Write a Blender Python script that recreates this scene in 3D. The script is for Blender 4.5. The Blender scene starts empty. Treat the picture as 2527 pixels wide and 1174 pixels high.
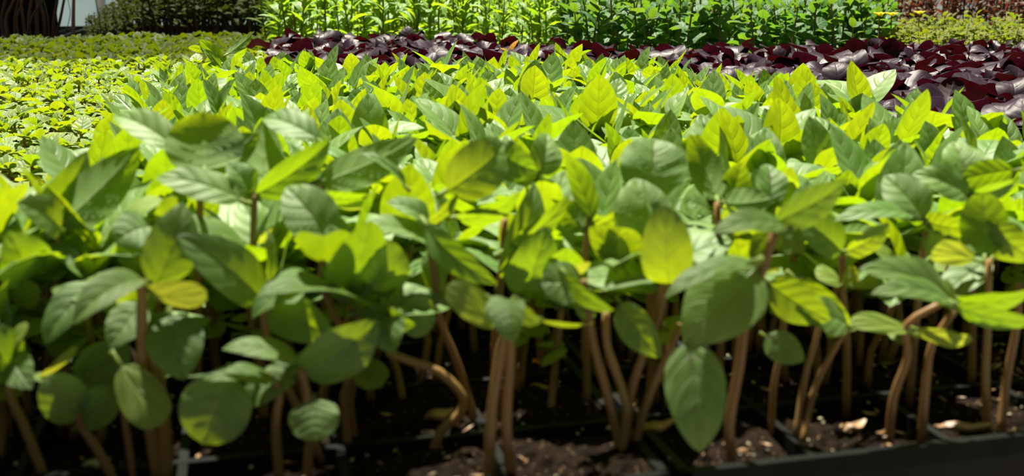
import bpy, math, random
import numpy as np
from mathutils import Vector, Matrix

C = bpy.context.scene.collection
SC = bpy.context.scene
W_, H_, F_ = 2527, 1174, 2700.0
CAM_Z = 0.142
PITCH = math.radians(13.3)

# ------------------------------------------------------------------ camera, world, sun
cam = bpy.data.cameras.new('camera')
cam_o = bpy.data.objects.new('camera', cam)
C.objects.link(cam_o)
cam_o.location = (0, 0, CAM_Z)
cam_o.rotation_euler = (math.pi / 2 - PITCH, 0, 0)
cam.sensor_width = 36.0
cam.lens = 36.0 * F_ / W_
cam.clip_start = 0.01
cam.dof.use_dof = True
cam.dof.focus_distance = 0.92
cam.dof.aperture_fstop = 16.0
SC.camera = cam_o

world = bpy.data.worlds.new('world')
SC.world = world
world.use_nodes = True
bg = world.node_tree.nodes['Background']
bg.inputs[0].default_value = (0.86, 0.90, 0.82, 1)
bg.inputs[1].default_value = 0.14

sun = bpy.data.lights.new('sun', 'SUN')
sun.energy = 12.8
sun.angle = math.radians(1.4)
sun.color = (1.0, 0.93, 0.78)
sun_o = bpy.data.objects.new('sun', sun)
C.objects.link(sun_o)
SUN_AZ, SUN_EL = math.radians(-20), math.radians(72)      # behind the bed, a little to the left
sd = Vector((math.sin(SUN_AZ) * math.cos(SUN_EL), math.cos(SUN_AZ) * math.cos(SUN_EL), math.sin(SUN_EL)))
sun_o.rotation_euler = sd.to_track_quat('Z', 'Y').to_euler()
sun_o.location = (0, 0, 4)

SC.view_settings.view_transform = 'Standard'
SC.view_settings.look = 'None'
SC.view_settings.gamma = 1
SC.view_settings.exposure = 0.1
SC.view_settings.use_curve_mapping = False

# ------------------------------------------------------------------ helpers
CT, ST = math.cos(PITCH), math.sin(PITCH)
CAMP = Vector((0, 0, CAM_Z))


def ray(px, py):
    a, b = (px - W_ / 2) / F_, (py - H_ / 2) / F_
    return Vector((a, CT - b * ST, -ST - b * CT))


def at(px, py, Y):
    d = ray(px, py)
    return CAMP + d * (Y / d.y)


def on(px, py, z=0.0):
    d = ray(px, py)
    return CAMP + d * ((z - CAM_Z) / d.z)


def project(p):
    q = p - CAMP
    zc = q.y * CT - q.z * ST
    if zc < 0.02:
        return None
    yc = -q.y * ST - q.z * CT
    return (W_ / 2 + F_ * q.x / zc, H_ / 2 + F_ * yc / zc, zc)


P0 = Vector((0.052, 0.292, 0))
AX_U = Vector((0.9717, 0.2362, 0))
AX_V = Vector((-0.2362, 0.9717, 0))


def uv(u, v, z=0.0):
    return P0 + AX_U * u + AX_V * v + Vector((0, 0, z))


BED_ROT = math.atan2(AX_U.y, AX_U.x)


def tag(o, label=None, cat=None, group=None, kind=None):
    if label: o['label'] = label
    if cat: o['category'] = cat
    if group: o['group'] = group
    if kind: o['kind'] = kind
    return o


def mesh(name, verts, faces, m, uvs=None, smooth=True):
    me = bpy.data.meshes.new(name)
    me.from_pydata([tuple(v) for v in verts] if not isinstance(verts, np.ndarray) else verts.tolist(), [], faces)
    if smooth:
        me.polygons.foreach_set('use_smooth', [True] * len(me.polygons))
    if uvs is not None:
        lay = me.uv_layers.new(name='UVMap')
        idx = np.empty(len(me.loops), dtype=np.int32)
        me.loops.foreach_get('vertex_index', idx)
        lay.data.foreach_set('uv', np.asarray(uvs, dtype=np.float32)[idx].ravel())
    if m: me.materials.append(m)
    me.update()
    return me


def obj(name, me, parent=None, loc=None, mat4=None):
    o = bpy.data.objects.new(name, me)
    C.objects.link(o)
    if parent: o.parent = parent
    if mat4 is not None: o.matrix_local = mat4
    elif loc is not None: o.location = loc
    return o


def empty(name, loc, rz=0.0):
    o = bpy.data.objects.new(name, None)
    o.empty_display_size = 0.01
    C.objects.link(o)
    o.location = loc
    o.rotation_euler = (0, 0, rz)
    return o


class MB:
    """collects boxes / tubes as one mesh"""
    def __init__(self): self.v, self.f = [], []

    def box(self, x0, x1, y0, y1, z0, z1, inset=0.0):
        n = len(self.v); i = inset
        self.v += [(x0, y0, z0), (x1, y0, z0), (x1, y1, z0), (x0, y1, z0),
                   (x0 + i, y0 + i, z1), (x1 - i, y0 + i, z1), (x1 - i, y1 - i, z1), (x0 + i, y1 - i, z1)]
        self.f += [tuple(n + k for k in q) for q in ((0, 3, 2, 1), (4, 5, 6, 7), (0, 1, 5, 4), (1, 2, 6, 5), (2, 3, 7, 6), (3, 0, 4, 7))]

    def tube(self, pts, rad, n=8):
        v, f = tube_geo(pts, rad, n)
        k = len(self.v)
        self.v += [tuple(p) for p in v]
        self.f += [tuple(k + i for i in q) for q in f]

    def build(self, name, m, parent=None, smooth=False, loc=None):
        return obj(name, mesh(name, self.v, self.f, m, smooth=smooth), parent, loc)


def tube_geo(pts, rad, n=8):
    pts = [Vector(p) for p in pts]
    V, Fc = [], []
    for i, p in enumerate(pts):
        t = (pts[min(i + 1, len(pts) - 1)] - pts[max(i - 1, 0)]).normalized()
        a = t.cross(Vector((0.13, 1, 0.07))).normalized()
        b = t.cross(a)
        r = rad[i] if isinstance(rad, (list, tuple)) else rad
        for k in range(n):
            g = 2 * math.pi * k / n
            V.append(p + a * (r * math.cos(g)) + b * (r * math.sin(g)))
    for i in range(len(pts) - 1):
        for k in range(n):
            k2 = (k + 1) % n
            Fc.append((i * n + k, i * n + k2, (i + 1) * n + k2, (i + 1) * n + k))
    Fc.append(tuple(range(n - 1, -1, -1)))
    Fc.append(tuple((len(pts) - 1) * n + k for k in range(n)))
    return V, Fc


def spline(pts, n):
    """Catmull-Rom through pts"""
    pts = [Vector(p) for p in pts]
    if len(pts) == 2:
        return [pts[0].lerp(pts[1], i / n) for i in range(n + 1)]
    ext = [pts[0] * 2 - pts[1]] + pts + [pts[-1] * 2 - pts[-2]]
    out = []
    m = len(pts) - 1
    for i in range(n + 1):
        g = i / n * m
        k = min(int(g), m - 1); t = g - k
        a, b, c, d = ext[k:k + 4]
        out.append(0.5 * ((2 * b) + (c - a) * t + (2 * a - 5 * b + 4 * c - d) * t * t + (3 * b - a - 3 * c + d) * t ** 3))
    return out


# ------------------------------------------------------------------ materials
def new_mat(name):
    m = bpy.data.materials.new(name)
    m.use_nodes = True
    nt = m.node_tree
    nt.nodes.clear()
    out = nt.nodes.new('ShaderNodeOutputMaterial')
    return m, nt, out


def N(nt, t, **kw):
    n = nt.nodes.new(t)
    for k, v in kw.items():
        if k.startswith('i_'):
            n.inputs[k[2:]].default_value = v
        elif k.startswith('n_'):
            n.inputs[int(k[2:])].default_value = v
        else:
            setattr(n, k, v)
    return n


def math_(nt, op, a, b=None, c=None):
    n = nt.nodes.new('ShaderNodeMath'); n.operation = op
    for i, x in enumerate((a, b, c)):
        if x is None: continue
        if isinstance(x, (int, float)): n.inputs[i].default_value = x
        else: nt.links.new(x, n.inputs[i])
    return n.outputs[0]


def mixc(nt, fac, a, b, blend='MIX'):
    n = nt.nodes.new('ShaderNodeMix'); n.data_type = 'RGBA'; n.blend_type = blend
    for sock, x in ((n.inputs[0], fac), (n.inputs[6], a), (n.inputs[7], b)):
        if isinstance(x, (int, float)): sock.default_value = x
        elif isinstance(x, tuple): sock.default_value = x if len(x) == 4 else (*x, 1)
        else: nt.links.new(x, sock)
    return n.outputs[2]


def leaf_mat(name, top, under, trans, vein, rough=0.42, tfac=0.45, spec=0.5, vary=0.25, alt=None, blotch=None,
             sheen=0.0, nveins=5.0, edge=None, veinf=0.55, stint=(0.93, 1.0, 0.88), bump=0.5):
    m, nt, out = new_mat(name)
    L = nt.links
    tc = N(nt, 'ShaderNodeUVMap')
    sep = N(nt, 'ShaderNodeSeparateXYZ'); L.new(tc.outputs[0], sep.inputs[0])
    t = math_(nt, 'ABSOLUTE', sep.outputs[0]); s = sep.outputs[1]
    oi = N(nt, 'ShaderNodeObjectInfo'); ge = N(nt, 'ShaderNodeNewGeometry')
    rnd = math_(nt, 'FRACT', math_(nt, 'ADD', oi.outputs['Random'], ge.outputs['Random Per Island']))
    rnd2 = math_(nt, 'FRACT', math_(nt, 'MULTIPLY', rnd, 7.31))
    # veins
    mid = math_(nt, 'SUBTRACT', 1.0, math_(nt, 'SMOOTH_MIN', 1.0, math_(nt, 'MULTIPLY', t, 11.0), 0.3))
    mid = math_(nt, 'MAXIMUM', mid, 0.0)
    ph = math_(nt, 'SUBTRACT', math_(nt, 'MULTIPLY', s, nveins), math_(nt, 'MULTIPLY', math_(nt, 'POWER', t, 1.2), 1.3))
    tri = math_(nt, 'ABSOLUTE', math_(nt, 'SUBTRACT', math_(nt, 'FRACT', ph), 0.5))
    lat = math_(nt, 'MAXIMUM', math_(nt, 'SUBTRACT', 1.0, math_(nt, 'MULTIPLY', tri, 13.0)), 0.0)
    lat = math_(nt, 'MULTIPLY', lat, math_(nt, 'SUBTRACT', 1.0, t))
    ve = math_(nt, 'MAXIMUM', mid, math_(nt, 'MULTIPLY', lat, 0.6))
    geo = N(nt, 'ShaderNodeTexCoord')
    noi = N(nt, 'ShaderNodeTexNoise', i_Scale=140.0, i_Detail=3.0); L.new(geo.outputs['Object'], noi.inputs['Vector'])
    noi2 = N(nt, 'ShaderNodeTexNoise', i_Scale=2.3, i_Detail=2.0); L.new(tc.outputs[0], noi2.inputs['Vector'])
    cmb = N(nt, 'ShaderNodeCombineXYZ')
    L.new(sep.outputs[0], cmb.inputs[0]); L.new(s, cmb.inputs[1]); L.new(math_(nt, 'MULTIPLY', rnd, 37.0), cmb.inputs[2])
    L.new(cmb.outputs[0], noi2.inputs['Vector'])
    topc = mixc(nt, ve, top, vein)
    topc2 = mixc(nt, math_(nt, 'MULTIPLY', rnd, vary), topc, alt if alt else tuple(x * 0.45 for x in top))
    val = math_(nt, 'ADD', 0.78, math_(nt, 'MULTIPLY', noi2.outputs[0], 0.44))
    hs = N(nt, 'ShaderNodeHueSaturation'); L.new(topc2, hs.inputs['Color']); L.new(val, hs.inputs['Value'])
    tcol = hs.outputs[0]
    if blotch:
        bf = math_(nt, 'MULTIPLY', math_(nt, 'GREATER_THAN', rnd2, 0.4),
                   math_(nt, 'MAXIMUM', math_(nt, 'SUBTRACT', math_(nt, 'MULTIPLY', noi2.outputs[0], 3.0),
                                              math_(nt, 'ADD', 1.22, math_(nt, 'MULTIPLY', t, 3.4))), 0.0))
        bf = math_(nt, 'MINIMUM', bf, 0.72)
        tcol = mixc(nt, bf, tcol, blotch)
    undc = mixc(nt, math_(nt, 'MULTIPLY', ve, 0.4), under, vein)
    base = mixc(nt, ge.outputs['Backfacing'], tcol, undc)
    trc = mixc(nt, math_(nt, 'MULTIPLY', ve, veinf), trans, tuple(x * 0.55 for x in trans))
    hs2 = N(nt, 'ShaderNodeHueSaturation')
    L.new(trc, hs2.inputs['Color']); L.new(math_(nt, 'ADD', 0.75, math_(nt, 'MULTIPLY', noi2.outputs[0], 0.5)), hs2.inputs['Value'])
    L.new(math_(nt, 'ADD', 0.485, math_(nt, 'MULTIPLY', rnd2, 0.03)), hs2.inputs['Hue'])
    # bump
    hgt = math_(nt, 'SUBTRACT', math_(nt, 'MULTIPLY', noi.outputs[0], 0.25), math_(nt, 'MULTIPLY', ve, 1.0))
    hgt = math_(nt, 'ADD', hgt, math_(nt, 'MULTIPLY', tri, 1.6))
    bp = N(nt, 'ShaderNodeBump', i_Strength=bump, i_Distance=0.0007); L.new(hgt, bp.inputs['Height'])
    pr = N(nt, 'ShaderNodeBsdfPrincipled')
    L.new(base, pr.inputs['Base Color']); L.new(bp.outputs[0], pr.inputs['Normal'])
    L.new(math_(nt, 'ADD', rough, math_(nt, 'MULTIPLY', ge.outputs['Backfacing'], 0.25)), pr.inputs['Roughness'])
    pr.inputs['Specular IOR Level'].default_value = spec
    pr.inputs['Sheen Weight'].default_value = sheen; pr.inputs['Sheen Roughness'].default_value = 0.45; pr.inputs['Sheen Tint'].default_value = (*stint, 1)
    tr = N(nt, 'ShaderNodeBsdfTranslucent'); L.new(hs2.outputs[0], tr.inputs[0]); L.new(bp.outputs[0], tr.inputs['Normal'])
    mx = N(nt, 'ShaderNodeMixShader', n_0=tfac)
    L.new(pr.outputs[0], mx.inputs[1]); L.new(tr.outputs[0], mx.inputs[2])
    L.new(mx.outputs[0], out.inputs[0])
    return m


M = {}
M['basil'] = leaf_mat('basil_leaf', (0.185, 0.325, 0.072), (0.10, 0.20, 0.018), (0.39, 0.55, 0.004), (0.25, 0.38, 0.12),
                      rough=0.52, tfac=0.42, spec=0.9, sheen=0.04, veinf=0.3, vary=0.75, alt=(0.07, 0.18, 0.025), blotch=(0.12, 0.045, 0.05))
M['cot'] = leaf_mat('cotyledon', (0.20, 0.32, 0.055), (0.2, 0.3, 0.08), (0.55, 0.62, 0.03), (0.24, 0.36, 0.08),
                    rough=0.5, tfac=0.42, spec=0.45, alt=(0.30, 0.33, 0.07), nveins=1.5)
M['young'] = leaf_mat('young_leaf', (0.19, 0.32, 0.06), (0.15, 0.25, 0.03), (0.38, 0.50, 0.005), (0.23, 0.33, 0.12),
                      rough=0.5, tfac=0.42, spec=0.9, sheen=0.05, veinf=.3, vary=0.7, alt=(0.16, 0.22, 0.02), blotch=(0.15, 0.08, 0.05))
M['purple'] = leaf_mat('purple_leaf', (0.022, 0.008, 0.024), (0.03, 0.008, 0.012), (0.030, 0.002, 0.004), (0.045, 0.016, 0.045),
                       rough=0.45, tfac=0.36, spec=0.38, sheen=.03, stint=(.85, .55, .95), bump=.25, alt=(0.03, 0.016, 0.02))
M['mint'] = leaf_mat('narrow_leaf', (0.16, 0.32, 0.055), (0.18, 0.30, 0.06), (0.42, 0.66, 0.015), (0.2, 0.32, 0.09),
                     rough=0.45, tfac=0.42, spec=0.5, alt=(0.22, 0.34, 0.03))
M['herb'] = leaf_mat('herb_leaf', (0.05, 0.15, 0.04), (0.10, 0.18, 0.06), (0.20, 0.40, 0.02), (0.10, 0.2, 0.08),
                     rough=0.5, tfac=0.38, spec=0.4, alt=(0.06, 0.15, 0.02))
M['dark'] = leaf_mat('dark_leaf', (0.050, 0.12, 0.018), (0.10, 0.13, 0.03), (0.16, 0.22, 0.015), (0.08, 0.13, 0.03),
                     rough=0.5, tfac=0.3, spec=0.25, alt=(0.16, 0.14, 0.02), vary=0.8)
M['yellow'] = leaf_mat('yellow_leaf', (0.13, 0.21, 0.022), (0.14, 0.2, 0.04), (0.26, 0.34, 0.01), (0.25, 0.3, 0.05),
                       rough=0.55, tfac=0.42, spec=0.3, alt=(0.26, 0.25, 0.02), vary=0.7)
M['petal'] = leaf_mat('yellow_petal', (0.75, 0.62, 0.05), (0.7, 0.6, 0.08), (0.8, 0.7, 0.05), (0.7, 0.6, 0.1), tfac=0.4, spec=0.3)
M['orange'] = leaf_mat('orange_leaf', (0.55, 0.26, 0.015), (0.5, 0.3, 0.03), (0.8, 0.4, 0.01), (0.5, 0.3, 0.05), tfac=0.4)
M['bronze'] = leaf_mat('bronze_leaf', (0.06, 0.022, 0.016), (0.14, 0.10, 0.08), (0.22, 0.05, 0.02), (0.1, 0.05, 0.05),
                       rough=0.5, tfac=0.3, spec=0.4, alt=(0.12, 0.11, 0.03), vary=0.8)


def stem_mat(name, c0, c1, tfac=0.25):
    m, nt, out = new_mat(name); L = nt.links
    tc = N(nt, 'ShaderNodeTexCoord')
    no = N(nt, 'ShaderNodeTexNoise', i_Scale=90.0, i_Detail=2.0); L.new(tc.outputs['Object'], no.inputs['Vector'])
    oi = N(nt, 'ShaderNodeObjectInfo')
    f = math_(nt, 'MULTIPLY', math_(nt, 'ADD', no.outputs[0], oi.outputs['Random']), 0.5)
    c = mixc(nt, f, c0, c1)
    pr = N(nt, 'ShaderNodeBsdfPrincipled', i_Roughness=0.45)
    L.new(c, pr.inputs['Base Color'])
    bp = N(nt, 'ShaderNodeBump', i_Strength=0.3, i_Distance=0.0004); L.new(no.outputs[0], bp.inputs['Height'])
    L.new(bp.outputs[0], pr.inputs['Normal'])
    tr = N(nt, 'ShaderNodeBsdfTranslucent'); L.new(c, tr.inputs[0])
    mx = N(nt, 'ShaderNodeMixShader', n_0=tfac)
    L.new(pr.outputs[0], mx.inputs[1]); L.new(tr.outputs[0], mx.inputs[2]); L.new(mx.outputs[0], out.inputs[0])
    return m


M['stem'] = stem_mat('seedling_stem', (0.33, 0.23, 0.065), (0.30, 0.145, 0.06), 0.25)
M['pstem'] = stem_mat('purple_stem', (0.16, 0.06, 0.06), (0.22, 0.10, 0.07))
M['gstem'] = stem_mat('green_stem', (0.22, 0.28, 0.06), (0.25, 0.14, 0.07))
M['bstem'] = stem_mat('brown_stem', (0.20, 0.11, 0.07), (0.10, 0.05, 0.035), 0.1)
M['pinkstem'] = stem_mat('pink_stem', (0.50, 0.22, 0.22), (0.42, 0.18, 0.16), 0.2)


def plain_mat(name, c0, c1, scale=40, rough=0.6, spec=0.5, bump=0.3, dist=0.001, speck=None):
    m, nt, out = new_mat(name); L = nt.links
    tc = N(nt, 'ShaderNodeTexCoord')
    no = N(nt, 'ShaderNodeTexNoise', i_Scale=float(scale), i_Detail=6.0); L.new(tc.outputs['Object'], no.inputs['Vector'])
    rp = N(nt, 'ShaderNodeValToRGB'); rp.color_ramp.elements[0].position = 0.35; rp.color_ramp.elements[1].position = 0.65
    rp.color_ramp.elements[0].color = (*c0, 1); rp.color_ramp.elements[1].color = (*c1, 1)
    L.new(no.outputs[0], rp.inputs[0]); col = rp.outputs[0]
    if speck:
        vo = N(nt, 'ShaderNodeTexVoronoi', i_Scale=speck[0]); L.new(tc.outputs['Object'], vo.inputs['Vector'])
        col = mixc(nt, math_(nt, 'LESS_THAN', vo.outputs['Distance'], speck[1]), col, speck[2])
    pr = N(nt, 'ShaderNodeBsdfPrincipled', i_Roughness=rough); pr.inputs['Specular IOR Level'].default_value = spec
    L.new(col, pr.inputs['Base Color'])
    bp = N(nt, 'ShaderNodeBump', i_Strength=bump, i_Distance=dist); L.new(no.outputs[0], bp.inputs['Height'])
    L.new(bp.outputs[0], pr.inputs['Normal']); L.new(pr.outputs[0], out.inputs[0])
    return m


M['plastic'] = plain_mat('black_plastic', (0.004, 0.005, 0.005), (0.008, 0.010, 0.009), 60, 0.5, 0.15, 0.15, 0.0004)
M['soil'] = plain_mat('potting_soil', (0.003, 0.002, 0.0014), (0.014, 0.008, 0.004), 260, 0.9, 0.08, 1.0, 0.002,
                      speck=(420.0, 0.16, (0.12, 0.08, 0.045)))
M['bark'] = plain_mat('bark_chip', (0.16, 0.08, 0.035), (0.42, 0.26, 0.13), 200, 0.5, 0.6)
M['perlite'] = plain_mat('perlite', (0.22, 0.23, 0.12), (0.42, 0.38, 0.28), 200, 0.35, 0.8)
M['amber'] = plain_mat('amber_chip', (0.75, 0.20, 0.04), (0.9, 0.35, 0.10), 200, 0.3, 0.9)
M['concrete'] = plain_mat('concrete', (0.22, 0.21, 0.19), (0.33, 0.32, 0.29), 8, 0.85)
M['wood'] = plain_mat('bench_wood', (0.20, 0.15, 0.10), (0.32, 0.25, 0.17), 14, 0.8)
M['steel'] = plain_mat('galvanised_steel', (0.34, 0.36, 0.38), (0.48, 0.5, 0.52), 30, 0.4, 0.6)
for nm, op in (('added_shade_weave', 0.46), ('added_shade_weave_open', 0.34)):  # see-through weaves for the two added sun-blocking sheets
    m, nt, out = new_mat(nm)
    tp = N(nt, 'ShaderNodeBsdfTransparent'); dc = N(nt, 'ShaderNodeBsdfDiffuse'); dc.inputs[0].default_value = (0.03, 0.04, 0.035, 1)
    tcc = N(nt, 'ShaderNodeTexCoord'); sx = N(nt, 'ShaderNodeSeparateXYZ'); nt.links.new(tcc.outputs['Object'], sx.inputs[0])
    gx = math_(nt, 'GREATER_THAN', math_(nt, 'FRACT', math_(nt, 'MULTIPLY', sx.outputs[0], 260.0)), op)
    gy = math_(nt, 'GREATER_THAN', math_(nt, 'FRACT', math_(nt, 'MULTIPLY', sx.outputs[1], 260.0)), op)
    ms = N(nt, 'ShaderNodeMixShader'); nt.links.new(math_(nt, 'MULTIPLY', gx, gy), ms.inputs[0])
    nt.links.new(dc.outputs[0], ms.inputs[1]); nt.links.new(tp.outputs[0], ms.inputs[2]); nt.links.new(ms.outputs[0], out.inputs[0])
    M[nm] = m

m, nt, out = new_mat('greenhouse_film'); L = nt.links
tc = N(nt, 'ShaderNodeTexCoord')
no = N(nt, 'ShaderNodeTexNoise', i_Scale=1.6, i_Detail=5.0, i_Distortion=1.0); L.new(tc.outputs['Object'], no.inputs['Vector'])
col = mixc(nt, no.outputs[0], (0.50, 0.62, 0.68), (0.70, 0.78, 0.80))
di = N(nt, 'ShaderNodeBsdfPrincipled', i_Roughness=0.35); L.new(col, di.inputs['Base Color'])
bp = N(nt, 'ShaderNodeBump', i_Strength=0.4, i_Distance=0.02); L.new(no.outputs[0], bp.inputs['Height']); L.new(bp.outputs[0], di.inputs['Normal'])
tr = N(nt, 'ShaderNodeBsdfTranslucent'); L.new(col, tr.inputs[0])
mx = N(nt, 'ShaderNodeMixShader', n_0=0.62); L.new(di.outputs[0], mx.inputs[1]); L.new(tr.outputs[0], mx.inputs[2]); L.new(mx.outputs[0], out.inputs[0])
M['film'] = m


# ------------------------------------------------------------------ leaf geometry
def leaf_geo(na, nc, ratio=0.6, droop=0.7, fold=0.25, twist=0.0, pucker=0.05, wave=0.0, pet=0.12, petr=0.035, shape='ovate', nv=5, seed=0, tipdrop=0.0):
    """unit leaf: blade from origin to (0,1,0), +z is the upper face"""
    rs = np.random.RandomState(seed)
    s = np.linspace(0, 1, na + 1)
    if shape == 'ovate':
        w = (s ** 0.56) * ((1 - s) ** 0.84)
    elif shape == 'round':
        w = (s ** 0.5) * ((1 - s) ** 0.55)
    elif shape == 'narrow':
        w = (s ** 0.8) * ((1 - s) ** 0.9)
    else:  # cotyledon
        w = (s ** 0.42) * ((1 - s) ** 0.42) * (1 + 0.35 * s)
    w = w / w.max() * ratio / 2
    w[0] = petr * 0.8; w[-1] = 0.004
    # curved midrib
    ang = droop * (0.5 - s) - tipdrop * np.maximum(s - 0.6, 0) * 2.5
    ds = 1.0 / na
    am = (ang[1:] + ang[:-1]) / 2
    y = np.concatenate([[0], np.cumsum(np.cos(am) * ds)]); z = np.concatenate([[0], np.cumsum(np.sin(am) * ds)])
    e = math.atan2(z[-1], y[-1]); Ln = math.hypot(y[-1], z[-1])
    ce, se = math.cos(-e), math.sin(-e)
    y, z = (y * ce - z * se) / Ln, (y * se + z * ce) / Ln
    ang = ang - e
    t = np.linspace(-1, 1, nc + 1)
    S, T = np.meshgrid(s, t, indexing='ij')
    Wd = w[:, None] * np.ones_like(T)
    aT = np.abs(T)
    wob = rs.uniform(0, 6.28)
    zo = aT * Wd * math.sin(fold) - (aT ** 2.2) * Wd * 0.25 * math.sin(abs(fold) + 0.3)
    zo += pucker * Wd * np.cos(2 * np.pi * (S * nv - 1.3 * aT ** 1.2)) * -1.0 * np.sqrt(aT) * (1 - aT ** 3)
    zo += wave * Wd * aT ** 2 * np.sin(2 * np.pi * S * 1.7 + wob + np.sign(T) * 0.8)
    xo = T * Wd * math.cos(fold)
    tw = twist * (S - 0.3)
    X = xo * np.cos(tw) - zo * np.sin(tw); Z0 = xo * np.sin(tw) + zo * np.cos(tw)
    A = ang[:, None]
    Y = y[:, None] - np.sin(A) * Z0
    Z = z[:, None] + np.cos(A) * Z0
    V = np.stack([X, Y, Z], -1).reshape(-1, 3)
    UV = np.stack([T, S], -1).reshape(-1, 2)
    Fc = []
    k = nc + 1
    for i in range(na):
        for j in range(nc):
            Fc.append((i * k + j, i * k + j + 1, (i + 1) * k + j + 1, (i + 1) * k + j))
    if pet > 0:
        a0 = ang[0]; n0 = len(V); npz = 5
        pv, pu = [], []
        for q, pl in enumerate((0.03, -pet * 0.5, -pet)):
            cy, cz = pl * math.cos(a0), pl * math.sin(a0) - petr * 0.5 + (0.12 * pet if q == 2 else 0)
            for g in range(npz):
                an = 2 * math.pi * g / npz
                pv.append((petr * math.cos(an), cy - math.sin(a0) * petr * math.sin(an), cz + petr * math.sin(an) * math.cos(a0)))
                pu.append((0.0, 0.0))
        for q in range(2):
            for g in range(npz):
                g2 = (g + 1) % npz
                Fc.append((n0 + q * npz + g, n0 + q * npz + g2, n0 + (q + 1) * npz + g2, n0 + (q + 1) * npz + g))
        V = np.vstack([V, pv]); UV = np.vstack([UV, pu])
    return V, Fc, UV


LEAVES = {}     # kind -> list of (mesh_hi, lowV, lowF, lowUV)


def make_kind(kind, mat, n, hi, lo, **rng):
    lst = []
    r = random.Random(sum(map(ord, kind)) * 7)
    for i in range(n):
        kw = {}
        for k, v in rng.items():
            kw[k] = r.uniform(*v) if isinstance(v, tuple) else v
        V, Fc, UV = leaf_geo(hi[0], hi[1], seed=i, **kw)
        kw2 = dict(kw); kw2['pet'] = 0
        V2, F2, UV2 = leaf_geo(lo[0], lo[1], seed=i, **kw2)
        lst.append((mesh('leaf', V, Fc, M[mat], UV), V2, F2, UV2))
    LEAVES[kind] = (lst, mat)


make_kind('basil', 'basil', 14, (12, 8), (7, 4), ratio=(0.60, 0.78), droop=(0.2, 1.2), fold=(0.05, 0.5), twist=(-0.5, 0.5), pucker=(0.04, 0.10), wave=(0.0, 0.12))
make_kind('basil_up', 'basil', 12, (12, 8), (7, 4), ratio=(0.56, 0.74), droop=(-0.3, 0.7), fold=(0.15, 0.6), twist=(-0.4, 0.4), pucker=(0.03, 0.07), wave=(0.0, 0.1))
make_kind('cot', 'cot', 6, (7, 6), (4, 4), ratio=(0.85, 1.05), droop=(0.2, 1.1), fold=(-0.1, 0.25), twist=(-0.3, 0.3), pucker=0.0, pet=0.55, petr=0.06, shape='cot')
make_kind('young', 'young', 10, (8, 6), (4, 4), ratio=(0.58, 0.78), droop=(0.3, 1.3), fold=(0.0, 0.45), twist=(-0.4, 0.4), pucker=(0.02, 0.06), pet=0.2)
make_kind('purple', 'purple', 12, (10, 8), (6, 4), ratio=(0.78, 0.98), droop=(0.8, 2.4), fold=(-0.4, 0.3), twist=(-0.6, 0.6), pucker=(0.03, 0.09), wave=(0.05, 0.18), shape='round')
make_kind('mint', 'mint', 8, (6, 4), (4, 2), ratio=(0.30, 0.42), droop=(0.7, 1.7), fold=(0.1, 0.5), twist=(-0.4, 0.4), pucker=0.02, shape='narrow')
make_kind('herb', 'herb', 8, (6, 4), (4, 2), ratio=(0.52, 0.68), droop=(0.4, 1.3), fold=(0.0, 0.4), twist=(-0.4, 0.4), pucker=0.05)
make_kind('dark', 'dark', 8, (6, 4), (4, 2), ratio=(0.40, 0.58), droop=(0.6, 1.8), fold=(0.0, 0.5), twist=(-0.8, 0.8), pucker=0.04, wave=0.15)
make_kind('yellow', 'yellow', 5, (4, 4), (3, 2), ratio=(0.6, 0.85), droop=(0.3, 1.2), fold=(-0.1, 0.3), pucker=0.0, shape='round')
make_kind('bronze', 'bronze', 6, (5, 4), (4, 2), ratio=(0.45, 0.6), droop=(0.4, 1.6), fold=(0.0, 0.5), pucker=0.03)


def orient(pos, az, el, L, roll=0.0):
    y = Vector((math.cos(az) * math.cos(el), math.sin(az) * math.cos(el), math.sin(el)))
    z = Vector((-math.cos(az) * math.sin(el), -math.sin(az) * math.sin(el), math.cos(el)))
    x = y.cross(z)
    m = Matrix((x, y, z)).transposed().to_4x4()
    m = Matrix.Translation(pos) @ m @ Matrix.Rotation(roll, 4, 'Y') @ Matrix.Scale(L, 4)
    return m


class Proto:
    def __init__(self): self.parts = []; self.stems = []

    def leaf(self, kind, r, pos, az, el, L, roll=None):
        lst, _ = LEAVES[kind]
        k = r.randrange(len(lst))
        self.parts.append((kind, k, orient(Vector(pos), az, el, L, r.gauss(0, 0.22) if roll is None else roll)))

    def stem(self, pts, rad, mat, n=7, seg=6):
        P = spline(pts, seg)
        rr = [rad[0] + (rad[1] - rad[0]) * i / seg for i in range(seg + 1)]
        V, Fc = tube_geo(P, rr, n)
        me = mesh('stem', V, Fc, M[mat])
        V2, F2 = tube_geo([P[0], P[seg // 2], P[-1]], [rr[0], rr[seg // 2], rr[-1]], 4)
        self.stems.append((me, np.array([tuple(v) for v in V2]), F2, mat))


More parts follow.
